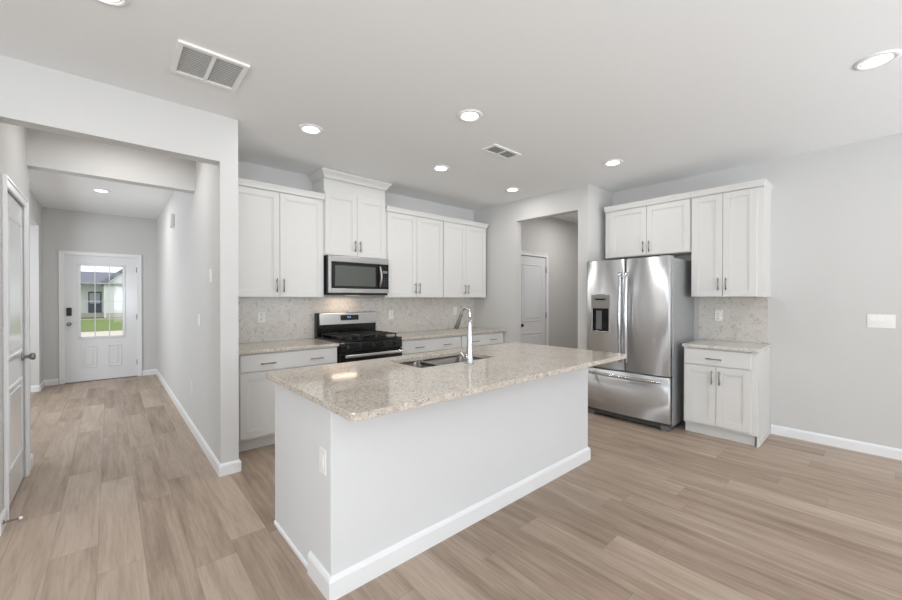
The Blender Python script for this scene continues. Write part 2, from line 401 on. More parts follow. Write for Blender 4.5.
# door_1: front door with twelve panes
d1 = thing('door_1', None, None, (0, 0, 0), kind='structure')
gx0, gx1, gz0, gz1 = -.354, .183, .712, 1.888
ys, ye = YF+.004, YF+.048
sx0, sx1 = -.529, .361
mb = MB().box(sx0, gx0, ys, ye, .012, 2.038).box(gx1, sx1, ys, ye, .012, 2.038).box(gx0, gx1, ys, ye, .012, gz0).box(gx0, gx1, ys, ye, gz1, 2.038)
panel_box(mb, -.325, -.15, .22, .58, ys, -1, 'y'); panel_box(mb, -.02, .155, .22, .58, ys, -1, 'y')
mb.build('door_slab', M['door'], d1)
fr = MB(); 
for a, c, z0, z1 in ((gx0-.022, gx0+.014, gz0-.022, gz1+.022), (gx1-.014, gx1+.022, gz0-.022, gz1+.022), (gx0, gx1, gz0-.022, gz0+.014), (gx0, gx1, gz1-.014, gz1+.022)):
    fr.box(a, c, ys-.012, ys+.01, z0, z1, .004)
fr.build('glass_frame', M['door'], d1)
MB().box(gx0, gx1, ys+.018, ys+.024, gz0, gz1).build('glass_pane', M['glass'], d1)
mu = MB()
for x in (-.173, .003): mu.box(x-.006, x+.006, ys+.006, ys+.016, gz0, gz1, .002)
for z in (1.005, 1.3, 1.597): mu.box(gx0, gx1, ys+.006, ys+.016, z-.006, z+.006, .002)
mu.build('muntin', M['door'], d1)
MB().box(-.506, -.446, ys-.026, ys, 1.07, 1.20, .008, 2).build('keypad_lock', M['blackp'], d1)
MB().lathe([(.0, 0), (.03, 0), (.03, -.008), (.012, -.014), (.012, -.04), (.026, -.05), (.028, -.065), (.02, -.078), (0, -.08)], (-.476, ys, .94), 'y').build('door_knob', M['nickel'], d1)
for z in (1.836, 1.03, .25): MB().cyl((.358, ys-.006, z-.045), (.358, ys-.006, z+.045), .008, n=10).build('hinge', M['nickel'], d1)
MB().box(FX0, FX1, YF-.01, YF+.12, 0, .012, .003).build('threshold', M['nickel'], d1)
mb = MB(); casing(mb, FX0+.006, FX1-.006, FZ-.006, YF, -1, 'y'); mb.box(FX0, FX0+.006, YF, YF+.12, 0, FZ); mb.box(FX1-.006, FX1, YF, YF+.12, 0, FZ); mb.box(FX0, FX1, YF, YF+.12, FZ-.006, FZ)
struct('trim_1', mb, M['trim'])

# door_2: closet door in the hall, face on XD, seen at a glancing angle
d2 = thing('door_2', None, None, (0, 0, 0), kind='structure')
xf = XD-.004
mb = MB().box(xf-.035, xf, DY0+.006, DY1-.008, .014, DZ-.012)
panel_box(mb, DY0+.11, DY1-.11, .96, 1.90, xf, 1, 'x'); panel_box(mb, DY0+.11, DY1-.11, .24, .78, xf, 1, 'x')
mb.build('door_slab', M['door'], d2)
for z in (1.82, 1.05, .31): MB().cyl((XD+.006, DY0+.004, z-.045), (XD+.006, DY0+.004, z+.045), .008, n=10).build('hinge', M['nickel'], d2)
MB().lathe([(0, 0), (.031, 0), (.031, .008), (.012, .014), (.012, .034), (.024, .044), (.028, .056), (.022, .068), (0, .072)], (xf, 4.232, .92), 'x').build('door_knob', M['nickel'], d2)
mb = MB(); casing(mb, DY0+.004, DY1-.004, DZ-.004, XD, 1, 'x'); struct('trim_2', mb, M['trim'])

# door_3: pantry door in the passage
d3 = thing('door_3', None, None, (0, 0, 0), kind='structure')
ys = PY+.004
mb = MB().box(PX0+.006, PX1-.006, ys, ys+.035, .012, 2.03)
panel_box(mb, PX0+.12, PX1-.12, .98, 1.90, ys, -1, 'y'); panel_box(mb, PX0+.12, PX1-.12, .22, .80, ys, -1, 'y')
mb.build('door_slab', M['door'], d3)
for z in (1.83, 1.07, .25): MB().cyl((PX1-.004, ys-.01, z-.05), (PX1-.004, ys-.01, z+.05), .009, n=10).build('hinge', M['nickel'], d3)
MB().lathe([(0, 0), (.031, 0), (.031, -.008), (.012, -.014), (.012, -.034), (.024, -.044), (.028, -.056), (.022, -.068), (0, -.072)], (PX0+.07, ys, .93), 'y').build('door_knob', M['blackp'], d3)
mb = MB(); casing(mb, PX0+.004, PX1-.004, 2.036, PY, -1, 'y'); struct('trim_3', mb, M['trim'])

# ================================================================ OUTSIDE
struct('lawn', MB().box(-30, 30, 26.3, 60, -.5, -.35), M['grass'])
struct('walkway', MB().box(-30, 30, 12, 26.3, -.5, -.35), M['concrete'])
struct('porch_slab', MB().box(-2.5, 2.5, YF+.12, 12, -.5, -.03), M['concrete'])
hs = thing('house', 'white sided house across the lawn seen through the front door glass', 'house', (0, 44, -.35))
def hz(z): return z+.35
m = MB()
m.box(-9, -.2, 1.6, 8, 0, hz(2.75))
for k in range(14): m.box(-9, -.2, 1.585, 1.6, .45+k*.17, .45+k*.17+.012)
m.build('porch_wall', M['siding'], hs)
m = MB().prism([(-.2, 0), (5.6, 0), (5.6, hz(2.62)), (2.7, hz(5.1)), (-.2, hz(2.62))], 'y', 0, 8)
for k in range(15): m.box(-.2, 5.6, -.012, 0, .45+k*.17, .45+k*.17+.012)
m.build('gable_wall', M['siding'], hs)
MB().box(-.2, 5.6, -.03, 0, 0, .4).box(-9, -.2, 1.57, 1.6, 0, .4).build('stone_base', M['brick'], hs)
MB().prism([(-.3, hz(2.55)), (4, hz(3.72)), (8.5, hz(2.7)), (8.5, hz(2.6)), (-.3, hz(2.45))], 'x', -9.3, 1.5).build('roof', M['roof'], hs)
MB().prism([(-.55, hz(2.35)), (2.7, hz(5.15)), (5.95, hz(2.35)), (5.95, hz(2.65)), (2.7, hz(5.45)), (-.55, hz(2.65))], 'y', -.4, 8.2).build('gable_roof', M['roof'], hs)
dm = MB().box(-1.36, -.5, 1.53, 1.6, .40, hz(1.88)).build('front_door', M['housedoor'], hs)
MB().box(-1.27, -.97, 1.515, 1.53, 1.2, 2.1).box(-.89, -.59, 1.515, 1.53, 1.2, 2.1).build('window_pane', mat('pale_glass', (170, 180, 195), .1), dm)
MB().box(-.34, -.2, -.1, .06, 0, hz(2.55)).build('corner_post', M['trim'], hs)

# ================================================================ CABINETS (local frame: x to the right as seen, -y to the viewer)
def bar_pull(parent, x, y, z, length, vert=True):
    """slim bar pull standing off a face at y (towards -y)"""
    m = MB(); r = .0055; h = length/2; o = .030
    if vert:
        m.cyl((x, y-o, z-h), (x, y-o, z+h), r, n=12)
        for s in (-1, 1): m.cyl((x, y, z+s*(h-.02)), (x, y-o, z+s*(h-.02)), .0045, n=8)
    else:
        m.cyl((x-h, y-o, z), (x+h, y-o, z), r, n=12)
        for s in (-1, 1): m.cyl((x+s*(h-.02), y, z), (x+s*(h-.02), y-o, z), .0045, n=8)
    return m.build('handle', M['nickel'], parent)
def shaker(mb, x0, x1, z0, z1, y=0, rail=.060, t=.02, rec=.008):
    """five-piece recessed panel door whose back is on y"""
    for a, c, b0, b1 in ((x0, x0+rail, z0, z1), (x1-rail, x1, z0, z1), (x0+rail, x1-rail, z0, z0+rail), (x0+rail, x1-rail, z1-rail, z1)):
        mb.box(a, c, y-t, y, b0, b1, .0015)
    mb.box(x0+rail-.004, x1-rail+.004, y-t+rec, y, z0+rail-.004, z1-rail+.004)
    # stepped inner edge
    e = .012
    for a, c, b0, b1 in ((x0+rail, x0+rail+e, z0+rail, z1-rail), (x1-rail-e, x1-rail, z0+rail, z1-rail), (x0+rail+e-.001, x1-rail-e+.001, z0+rail, z0+rail+e-.0003), (x0+rail+e-.001, x1-rail-e+.001, z1-rail-e+.0003, z1-rail)):
        mb.box(a, c, y-t+.005, y-t+rec+.001, b0, b1, .0015)
    return mb
CROWN = [(0, 0), (.003, 0), (.005, .022), (.014, .046), (.019, .052), (.019, .062), (0, .062)]
CROWN_L = [(0, 0), (.007, 0), (.010, .014), (.022, .034), (.043, .058), (.052, .066), (.052, .084), (0, .084)]
def upper_cabinet(name, label, loc, rotz, W, D, Hh, doors, crown=CROWN, sides=(False, False), pull_z=.0, pull_len=.135, fl=0, fr=0, group=None, crown_z=None, ext=(0, 0), dtop=None):
    """doors: list of (x0,x1,pull side)."""
    t = thing(name, label, 'cabinet', loc, rotz, group)
    MB().box(0, W, .0, D, 0, Hh, .001).build('cabinet_box', M['cab'], t)
    for (x0, x1, side) in doors:
        dr = shaker(MB(), x0, x1, .006, dtop or Hh-.012).build('door', M['cab'], t)
        px = x0+.03 if side == 'l' else x1-.03
        bar_pull(dr, px, -.02, .006+pull_z+pull_len/2, pull_len)
    cz = Hh-.005 if crown_z is None else crown_z
    path = []
    if sides[0]: path += [(0, D)]
    path += [(-ext[0], -.021 if not sides[0] else -.021)] if not sides[0] else [(0, -.021)]
    path += [(W+ext[1], -.021)]
    if sides[1]: path += [(W, D)]
    path = [(p[0], p[1], cz) for p in path]
    m = MB().sweep(path, crown)
    m.box(0 if sides[0] else -ext[0], W+(0 if sides[1] else ext[1]), -.021, D, cz+crown[-1][1]-.006, cz+crown[-1][1])
    m.build('crown_moulding', M['cab'], t)
    return t
UZ, UH = 1.362, 1.055
GU = 'white wall cabinets along the range wall'
upper_cabinet('wall_cabinet', 'white two door wall cabinet left of the microwave by the hall wall', (XS+.002, 4.02, UZ), 0, .978, YW-4.02, UH,
              [(.075, .5145, 'r'), (.5185, .958, 'l')], pull_z=.045, group=GU, ext=(0, 0))
upper_cabinet('wall_cabinet', 'tall white wall cabinet with flared crown directly above the microwave', (1.737, 4.02, 1.822), 0, .768, YW-4.02, .912,
              [(.006, .382, 'r'), (.386, .762, 'l')], CROWN_L, (True, True), pull_z=.05, pull_len=.125, group=GU, crown_z=.834, dtop=.69)
upper_cabinet('wall_cabinet', 'white two door wall cabinet immediately right of the microwave', (2.507, 4.02, UZ), 0, .911, YW-4.02, UH,
              [(.02, .4585, 'r'), (.4625, .903, 'l')], pull_z=.045, group=GU)
upper_cabinet('wall_cabinet', 'white two door wall cabinet in the corner by the pantry opening', (3.42, 4.02, UZ), 0, .866, YW-4.02, UH,
              [(.008, .425, 'r'), (.429, .846, 'l')], pull_z=.045, group=GU, sides=(False, True))
GR = 'white wall cabinets on the refrigerator wall'
xu = 4.62
upper_cabinet('wall_cabinet', 'short wide white wall cabinet directly above the refrigerator', (xu, 2.300, 1.848), -PI/2, .944, XW-xu, .575,
              [(.058, .494, 'r'), (.498, .934, 'l')], pull_z=.03, pull_len=.125, group=GR)
upper_cabinet('wall_cabinet', 'tall white two door wall cabinet right of the refrigerator above the outlet', (xu, 1.354, 1.37), -PI/2, .604, XW-xu, 1.053,
              [(.008, .280, 'r'), (.284, .555, 'l')], pull_z=.06, pull_len=.125, group=GR, sides=(False, True))

def base_cabinet(label, loc, rotz, W, D, drawers, doors, top=.868, toe=.055, fz=.105, group=None, ends=(False, False), toe_trim=False):
    t = thing('base_cabinet', label, 'cabinet', loc, rotz, group)
    MB().box(0, W, 0, D, fz, top, .001).build('cabinet_box', M['cab'], t)
    m = MB().box(0, W, toe, toe+.015, 0, fz)
    if ends[1]: m.box(W-.018, W, toe, D, 0, fz); 
    m.build('toe_kick', M['cab'], t)
    for (x0, x1, pulls) in drawers:
        z0, z1 = .705, top-.012
        dr = MB().box(x0, x1, -.02, 0, z0, z1, .003).build('drawer', M['cab'], t)
        for p in pulls: bar_pull(dr, p, -.02, (z0+z1)/2-.01, .13, False)
    for (x0, x1, side) in doors:
        dr = shaker(MB(), x0, x1, fz+.02, .693).build('door', M['cab'], t)
        bar_pull(dr, x0+.03 if side == 'l' else x1-.03, -.02, .693-.10, .13)
    return t
GB = 'white base cabinets under the wall counter'
yb = 3.705
b0 = base_cabinet('white base cabinet with wide two pull drawer left of the range', (XS+.002, yb, 0), 0, .983, YW-yb-.002, [(.085, .972, (.31, .755))], [(.085, .526, 'r'), (.530, .972, 'l')], group=GB)
base_cabinet('white base cabinet with wide two pull drawer immediately right of the range', (2.510, yb, 0), 0, .95, YW-yb-.002, [(.012, .938, (.253, .696))], [(.012, .473, 'r'), (.477, .938, 'l')], group=GB)
base_cabinet('white base cabinet with wide two pull drawer in the corner behind the faucet', (3.462, yb, 0), 0, .866, YW-yb-.002, [(.012, .84, (.25, .60))], [(.012, .424, 'r'), (.428, .84, 'l')], group=GB)
rb = base_cabinet('small white base cabinet with one drawer and two doors beside the refrigerator', (4.372, 1.345, 0), -PI/2, .59, XW-4.372-.002, [(.012, .552, (.268,))], [(.012, .280, 'r'), (.284, .552, 'l')], ends=(False, True))
MB().box(.588, .598, .02, .588, 0, .868).build('end_panel', M['cab'], rb)
MB().box(0, .60, .063, .076, 0, .06, .003).box(.59, .604, .063, .588, 0, .06, .003).build('base_moulding', M['cab'], rb)

# ---- counters
def slab(mb, pts, z0, z1, hole=None, bev=.004):
    b = bmesh.new()
    def ring(ps, z): return [b.verts.new((p[0], p[1], z)) for p in ps]
    n = len(pts)
    if hole:
        A, B, Ct, D = ring(pts, z0), ring(pts, z1), ring(hole, z0), ring(hole, z1)
        for i in range(n):
            j = (i+1) % n
            b.faces.new((A[i], A[j], B[j], B[i])); b.faces.new((B[i], B[j], D[j], D[i])); b.faces.new((D[i], D[j], Ct[j], Ct[i])); b.faces.new((Ct[i], Ct[j], A[j], A[i]))
    else:
        A, B = ring(pts, z0), ring(pts, z1); b.faces.new(A[::-1]); b.faces.new(B)
        for i in range(n): j = (i+1) % n; b.faces.new((A[i], A[j], B[j], B[i]))
    bmesh.ops.recalc_face_normals(b, faces=b.faces)
    es = [e for e in b.edges if len(e.link_faces) == 2 and e.calc_face_angle(0) > .9]
    bmesh.ops.bevel(b, geom=es, offset=bev, segments=2, affect='EDGES', profile=.6)
    return mb._join(b)
C0, C1 = .869, .898
tag(MB().box(XS, 1.742, 3.66, YW, C0, C1, .004, 2).build('countertop', M['granite']), 'speckled beige granite countertop left of the range', 'countertop', 'granite wall countertops')
tag(MB().box(2.508, XP, 3.66, YW, C0, C1, .004, 2).build('countertop', M['granite']), 'long speckled beige granite countertop between the range and the pantry opening', 'countertop', 'granite wall countertops')
tag(slab(MB(), rrect(4.335, XW,   .735, 1.352, .008), C0, C1).build('countertop', M['granite_b']), 'small granite countertop beside the refrigerator', 'countertop', 'granite wall countertops')
tag(MB().box(XS, XP, YW-.014, YW-.002, C1+.0005, UZ-.001).build('backsplash', M['granite_b']), 'long speckled granite backsplash behind the range', 'backsplash')
tag(MB().box(XW-.012, XW, .768, 1.375, C1+.0005, 1.369).build('backsplash', M['granite_b']), 'small speckled granite backsplash above the counter beside the refrigerator', 'backsplash')

# ---- island
IX0, IX1, IY0, IY1 = .742, 3.006, 1.645, 2.43
isl = thing('kitchen_island', 'white kitchen island base with baseboard in the middle of the room', 'kitchen island', ((IX0+IX1)/2, (IY0+IY1)/2, 0))
def loc(o):      # build in world coordinates, then hang under the thing
    o.matrix_parent_inverse = o.parent.matrix_basis.inverted() if False else Matrix.Translation(-o.parent.location); return o
loc(MB().box(IX0, IX1, IY0, 1.88, 0, .884, .003).build('knee_wall', M['island'], isl))
loc(MB().box(IX0+.001, 1.44, 1.88, IY1, .10, .884).box(2.22, IX1-.001, 1.88, IY1, .10, .884).box(1.44, 2.22, 1.88, IY1, .10, .60).box(1.44, 2.22, IY1-.02, IY1, .60, .884)
    .box(IX0+.001, IX0+.02, 1.88, IY1, 0, .10).box(IX1-.02, IX1-.001, 1.88, IY1, 0, .10).box(IX0+.02, IX1-.02, IY1-.09, IY1-.075, 0, .10).build('cabinet_box', M['island'], isl))
n = 5; wd = (IX1-IX0-.02)/n
for k in range(n):
    x0 = IX0+.01+k*wd
    m = MB()
    # doors face +y: mirror of shaker()
    for a, c, q0, q1 in ((x0+.002, x0+.06, .12, .86), (x0+wd-.06, x0+wd-.002, .12, .86), (x0+.06, x0+wd-.06, .12, .178), (x0+.06, x0+wd-.06, .802, .86)):
        m.box(a, c, IY1, IY1+.02, q0, q1, .0015)
    m.box(x0+.056, x0+wd-.056, IY1, IY1+.01, .17, .81)
    dr = loc(m.build('door', M['cab'], isl))
    h = MB().cyl((x0+wd-.03, IY1+.05, .68), (x0+wd-.03, IY1+.05, .81), .0055, n=12)
    for z in (.70, .79): h.cyl((x0+wd-.03, IY1+.02, z), (x0+wd-.03, IY1+.05, z), .0045, n=8)
    h.build('handle', M['nickel'], dr)
BBI = [(0, 0), (.016, 0), (.016, .085), (.011, .098), (.004, .106), (0, .106)]
loc(MB().sweep([(IX0, 1.88), (IX0, IY0), (IX1, IY0), (IX1, 1.88)], [(o, u) for o, u in BBI]).build('baseboard', M['trim'], isl))
loc(MB().sweep([(IX0, IY1-.005), (IX0, 1.88)], [(-.001, 0), (.008, 0), (.008, .018), (-.001, .022)]).build('shoe_moulding', M['trim'], isl))
SX0, SX1, SY0, SY1 = 1.472, 2.185, 1.94, 2.33
sl = slab(MB(), rrect(.690, 3.055, 1.335, 2.455, .03), .885, .915, rrect(SX0, SX1, SY0, SY1, .012), .003).build('countertop', M['granite'])
tag(sl, 'large polished beige speckled granite top of the island', 'countertop')

# sink
sk = thing('kitchen_sink', 'double bowl stainless steel sink set into the island top', 'sink', ((SX0+SX1)/2, (SY0+SY1)/2, .68))
def basin(x0, x1, y0, y1, z0, z1, t=.008):
    b = bmesh.new(); n = 6
    prof = [(0, z1, .05), (.006, z0+.03, .055), (.018, z0+.008, .05), (.04, z0, .04)]
    rings = []
    for ins, z, r in prof: rings.append([b.verts.new((p[0], p[1], z)) for p in rrect(x0+ins, x1-ins, y0+ins, y1-ins, r, n)])
    outer = [[b.verts.new((p[0], p[1], z)) for p in rrect(x0-t+i2, x1+t-i2, y0-t+i2, y1+t-i2, .055, n)] for z, i2 in ((z1, 0), (z0-t, .01))]
    N = len(rings[0])
    seq = [outer[1], outer[0]]+rings
    for A, B in zip(seq[:-1], seq[1:]):
        for i in range(N): j = (i+1) % N; fc = b.faces.new((A[i], A[j], B[j], B[i])); fc.smooth = True
    b.faces.new(rings[-1]); b.faces.new(outer[1][::-1])
    bmesh.ops.recalc_face_normals(b, faces=b.faces)
    return MB()._join(b)
for x0, x1 in ((SX0-.004, 1.742), (1.768, SX1+.004)):
    bo = loc(basin(x0, x1, SY0-.004, SY1+.004, .70, .882).build('basin', M['steels'], sk))
    MB().lathe([(0, .702), (.018, .702), (.022, .7015), (.043, .7035), (.045, .701), (.0, .7008)], ((x0+x1)/2, (SY0+SY1)/2, 0)).build('drain', M['chrome'], bo)
loc(MB().box(1.736, 1.774, SY0, SY1, .868, .884, .004).build('divider', M['steels'], sk))

# faucet
fx, fy = 1.832, 1.868
fc = thing('kitchen_faucet', 'tall chrome pull down faucet standing behind the island sink', 'faucet', (fx, fy, .915))
MB().lathe([(0, 0), (.029, 0), (.029, .006), (.024, .012), (.022, .06), (.018, .16), (.0135, .27), (.011, .30), (0, .30)], (0, 0, 0)).build('faucet_body', M['chrome'], fc)
pts = []; r = .036; dx, dy = -.1, 1
L_ = math.hypot(dx, dy); dx /= L_; dy /= L_
for k in range(15):
    a = PI-k*(PI*.90)/14; q = r+r*math.cos(a); pts.append((dx*q, dy*q, .337+r*math.sin(a)))
pts = [(0, 0, .28), (0, 0, .32)]+pts
MB().tube(pts, .0095, 14).build('spout', M['chrome'], fc)
e = Vector(pts[-1]); d = (Vector(pts[-1])-Vector(pts[-2])).normalized()
MB().tube([e-d*.006, e+d*.01, e+d*.05, e+d*.125, e+d*.13], [.0095, .012, .013, .017, .015], 16).build('spray_head', M['nickel'], fc)
MB().tube([(-.02, 0, .045), (-.045, 0, .048)], .014, 14).tube([(-.045, 0, .048), (-.06, .0, .052), (-.085, .0, .085)], [.010, .008, .006], 12).build('lever', M['chrome'], fc)

# ================================================================ RANGE
RX0, RX1 = 1.747, 2.503; RW = RX1-RX0
rg = thing('gas_range', 'black and stainless gas range between the wall counters', 'range', (RX0, 3.69, 0))
MB().box(0, RW, .0, .62, .04, .905, .003).build('body', M['black'], rg)
MB().box(-.0, RW, -.03, .61, .898, .915, .005, 2).box(.02, RW-.02, .02, .55, .915, .918).build('cooktop', M['black'], rg)
# control panel
MB().prism([(-.038, .80), (-.030, .895), (.0, .902), (.0, .80)], 'x', 0, RW, .002).build('control_panel', M['black'], rg)
for k in range(5):
    x = .085+k*(RW-.17)/4
    MB().lathe([(0, 0), (.021, 0), (.021, -.006), (.017, -.024), (.0, -.026)], (x, -.034, .85), 'y', 20).box(x-.003, x+.003, -.066, -.056, .832, .868, .001).build('knob', M['blackp'], rg)
od = MB().box(.004, RW-.004, -.045, 0, .19, .79, .006, 2).build('oven_door', M['black'], rg)
MB().box(.12, RW-.12, -.047, -.044, .32, .66).build('oven_window', mat('oven_glass', (10, 10, 11), .05), od)
h = MB().box(.03, RW-.03, -.105, -.082, .745, .778, .009, 3)
for x in (.05, RW-.05): h.box(x-.012, x+.012, -.09, -.04, .75, .772, .003)
h.build('handle', M['chrome'], od)
dr = MB().box(.004, RW-.004, -.04, 0, .05, .18, .005, 2).build('storage_drawer', M['steel'], rg)
MB().box(.05, RW-.05, .05, .6, 0, .045).build('kick_base', M['black'], rg)
# backguard
MB().box(0, RW, .545, .62, .90, 1.185, .004).build('backguard', M['black'], rg)
pl = MB().prism([(.520, 1.05), (.534, 1.180), (.546, 1.185), (.546, 1.05)], 'x', .022, RW-.006, .002).build('backguard_panel', M['steel'], rg)
dsp = MB().prism([(.5205, 1.095), (.526, 1.155), (.53, 1.155), (.5245, 1.095)], 'x', .275, .505).build('clock_display', M['black'], pl)
ds = MB()
for i, (a, g) in enumerate(((.36, 'v'), (.375, 'b'), (.393, 'b'))):
    ds.box(a, a+.008, .5205, .5225, 1.122, 1.14)
ds.build('digits', M['digits'], dsp)
# burners and grates
for bx_, by_, br in ((.16, .14, .045), (.16, .40, .036), (.378, .27, .05), (.596, .14, .045), (.596, .40, .036)):
    MB().lathe([(0, .917), (br+.012, .917), (br+.01, .926), (br, .928), (br, .938), (br-.006, .942), (0, .942)], (bx_, by_, 0), 'z', 24).build('burner', M['iron'], rg)
for gx in (.035, .267, .499):
    g = MB(); gw = .222
    for yy in (.03, .265, .50): g.box(gx, gx+gw, yy-.006, yy+.006, .945, .957, .002)
    for xx in (gx+.006, gx+gw/2, gx+gw-.006): g.box(xx-.006, xx+.006, .03, .50, .945, .957, .002)
    for yy in (.14, .39):
        g.box(gx+.03, gx+gw-.03, yy-.004, yy+.004, .947, .957, .001)
    for xx in (gx+.006, gx+gw-.006):
        for yy in (.035, .495): g.box(xx-.006, xx+.006, yy-.006, yy+.006, .917, .946)
    g.build('grate', M['iron'], rg)

# ================================================================ MICROWAVE
MZ0, MZ1 = 1.392, 1.818; MH = MZ1-MZ0
mw = thing('microwave', 'stainless over the range microwave with dark glass door', 'microwave', (RX0, 3.945, MZ0))
MB().box(0, RW, .02, YW-3.945-.013, .0, MH, .003).build('body', M['black'], mw)
md = MB()
md.box(.004, .036, -.012, .02, .02, MH-.002, .004, 2); md.box(.036, RW, -.012, .02, MH-.066, MH-.002, .004, 2); md.box(.036, RW, -.012, .02, .02, .070, .004, 2)
md = md.build('door', M['steel'], mw)
MB().box(.034, .60, -.008, .015, .068, MH-.064).build('door_glass_border', M['black'], md)
MB().box(.078, .575, -.0095, -.004, .098, MH-.105).build('window', M['mwglass'], md)
cp = MB().box(.60, RW-.001, -.010, .015, .068, MH-.064, .002).build('control_panel', M['black'], mw)
bt = MB()
for r_ in range(5):
    for c_ in range(3): bt.box(.668+c_*.024, .684+c_*.024, -.0115, -.009, .10+r_*.022, .112+r_*.022, .001)
bt.build('buttons', mat('button_grey', (45, 46, 48), .4), cp)
MB().box(.672, .735, -.0115, -.009, .255, .285).build('display', mat('display_grey', (120, 124, 128), .2), cp)
hp = []
for k in range(13):
    t_ = k/12; hp.append((.628, -.02-.035*math.sin(PI*t_), .095+t_*(MH-.19)))
MB().tube(hp, .0125, 12).build('handle', M['steel'], md)
MB().box(.02, RW-.02, .0, .30, -.004, .0).build('grease_filter', M['duct'], mw)
MB().box(.30, .46, .16, .22, -.006, -.003).build('hood_light', M['warmlens'], mw)
area('hood_lamp', (RX0+.30, 4.17, MZ0-.012), (0, 0, 0), .3, .08, .8, (1, .76, .56))

# ================================================================ REFRIGERATOR (faces -x; local x runs to world -y)
FY1, FW = 2.328, .912
rf = thing('refrigerator', 'stainless french door refrigerator with ice and water dispenser', 'refrigerator', (4.205, FY1, 0), -PI/2)
FT = 1.783
MB().box(.004, FW-.004, .085, .74, .045, FT-.012, .004).build('cabinet', M['fridgeside'], rf)
MB().box(.01, FW-.01, .07, .09, .09, FT-.02).build('gasket', M['seam'], rf)
def bowed(mb, x0, x1, z0, z1, bow=.014, t=.065, n=14, rad=.018, holes=None):
    """door with a gently bowed front across its width and rounded vertical edges, front on -y"""
    prof = []
    wd_ = x1-x0
    for k in range(n+1):
        u = k/n; x = x0+rad+(wd_-2*rad)*u; prof.append((x, -bow*math.sin(PI*u)))
    left = [(x0+rad-rad*math.sin(a), rad-rad*math.cos(a)) for a in (PI/2, PI/3, PI/6)]
    right = [(x1-rad+rad*math.sin(a), rad-rad*math.cos(a)) for a in (PI/6, PI/3, PI/2)]
    poly = left+prof+right+[(x1, t), (x0, t)]
    b = bmesh.new()
    A = [b.verts.new((p[0], p[1], z0)) for p in poly]; B = [b.verts.new((p[0], p[1], z1)) for p in poly]
    b.faces.new(A); b.faces.new(B[::-1])
    N = len(poly)
    for i in range(N):
        j = (i+1) % N; fc_ = b.faces.new((A[j], A[i], B[i], B[j])); fc_.smooth = i < N-3
    bmesh.ops.recalc_face_normals(b, faces=b.faces)
    return mb._join(b)
mid = .457
ld = bowed(MB(), .002, mid-.003, .562, FT).build('door', M['steelf'], rf)
rd = bowed(MB(), mid+.003, FW-.002, .562, FT).build('door', M['steelf'], rf)
fd = bowed(MB(), .002, FW-.002, .085, .548, .02).build('freezer_drawer', M['steelf'], rf)
for dd, xx in ((ld, mid-.034), (rd, mid+.032)):
    pts = []
    for k in range(17):
        t_ = k/16; pts.append((xx, -.045-.022*math.sin(PI*t_), .66+t_*(1.635-.66)))
    m_ = MB().tube(pts, .0195, 16)
    for k in (1, 15): p = pts[k]; m_.cyl((xx, .004, p[2]), (xx, p[1], p[2]), .011, n=10)
    m_.build('handle', M['chrome'], dd)
pts = [(.07+k/16*(FW-.14), -.05-.025*math.sin(PI*k/16), .502) for k in range(17)]
m_ = MB().tube(pts, .0185, 16)
for k in (1, 15): p = pts[k]; m_.cyl((p[0], .004, .502), (p[0], p[1], .502), .011, n=10)
m_.build('handle', M['chrome'], fd)
# dispenser
dx0, dx1 = .075, .292
dp = MB()
for a, c, z0, z1 in ((dx0, dx0+.012, .975, 1.40), (dx1-.012, dx1, .975, 1.40), (dx0, dx1, .965, .98), ):
    dp.box(a, c, -.018, .01, z0, z1, .003)
arc = [(dx0+(dx1-dx0)*k/10, 1.385+.018*math.sin(PI*k/10)) for k in range(11)]
dp.prism([(dx0, 1.24), (dx1, 1.24)]+arc[::-1], 'y', -.02, .01)
dp = dp.build('dispenser', M['steel'], rf)
MB().box(dx0+.012, dx1-.012, -.016, .008, .98, 1.24).build('recess', mat('dispenser_black', (12, 12, 13), .12), dp)
MB().box(dx0+.06, dx0+.125, -.02, -.014, 1.0, 1.215, .004).build('paddle', mat('paddle_grey', (105, 108, 110), .3), dp)
MB().prism([(dx0+.03, 1.352), (dx1-.03, 1.352), (dx1-.06, 1.332), (dx0+.06, 1.332)], 'y', -.0215, -.018).build('control_strip', M['blackp'], dp)
MB().box(.006, FW-.006, .03, .3, .022, .082, .004).build('toe_grille', mat('toe_grey', (70, 71, 74), .5), rf)
for x0 in (.004, FW-.10): MB().box(x0, x0+.085, .025, .14, .0, .05, .004).build('foot', mat('foot_grey', (120, 121, 124), .4, .4), rf)
for x0 in (.02, FW-.11): MB().box(x0, x0+.09, .03, .16, FT-.012, FT+.012, .006).build('hinge_cover', M['fridgeside'], rf)

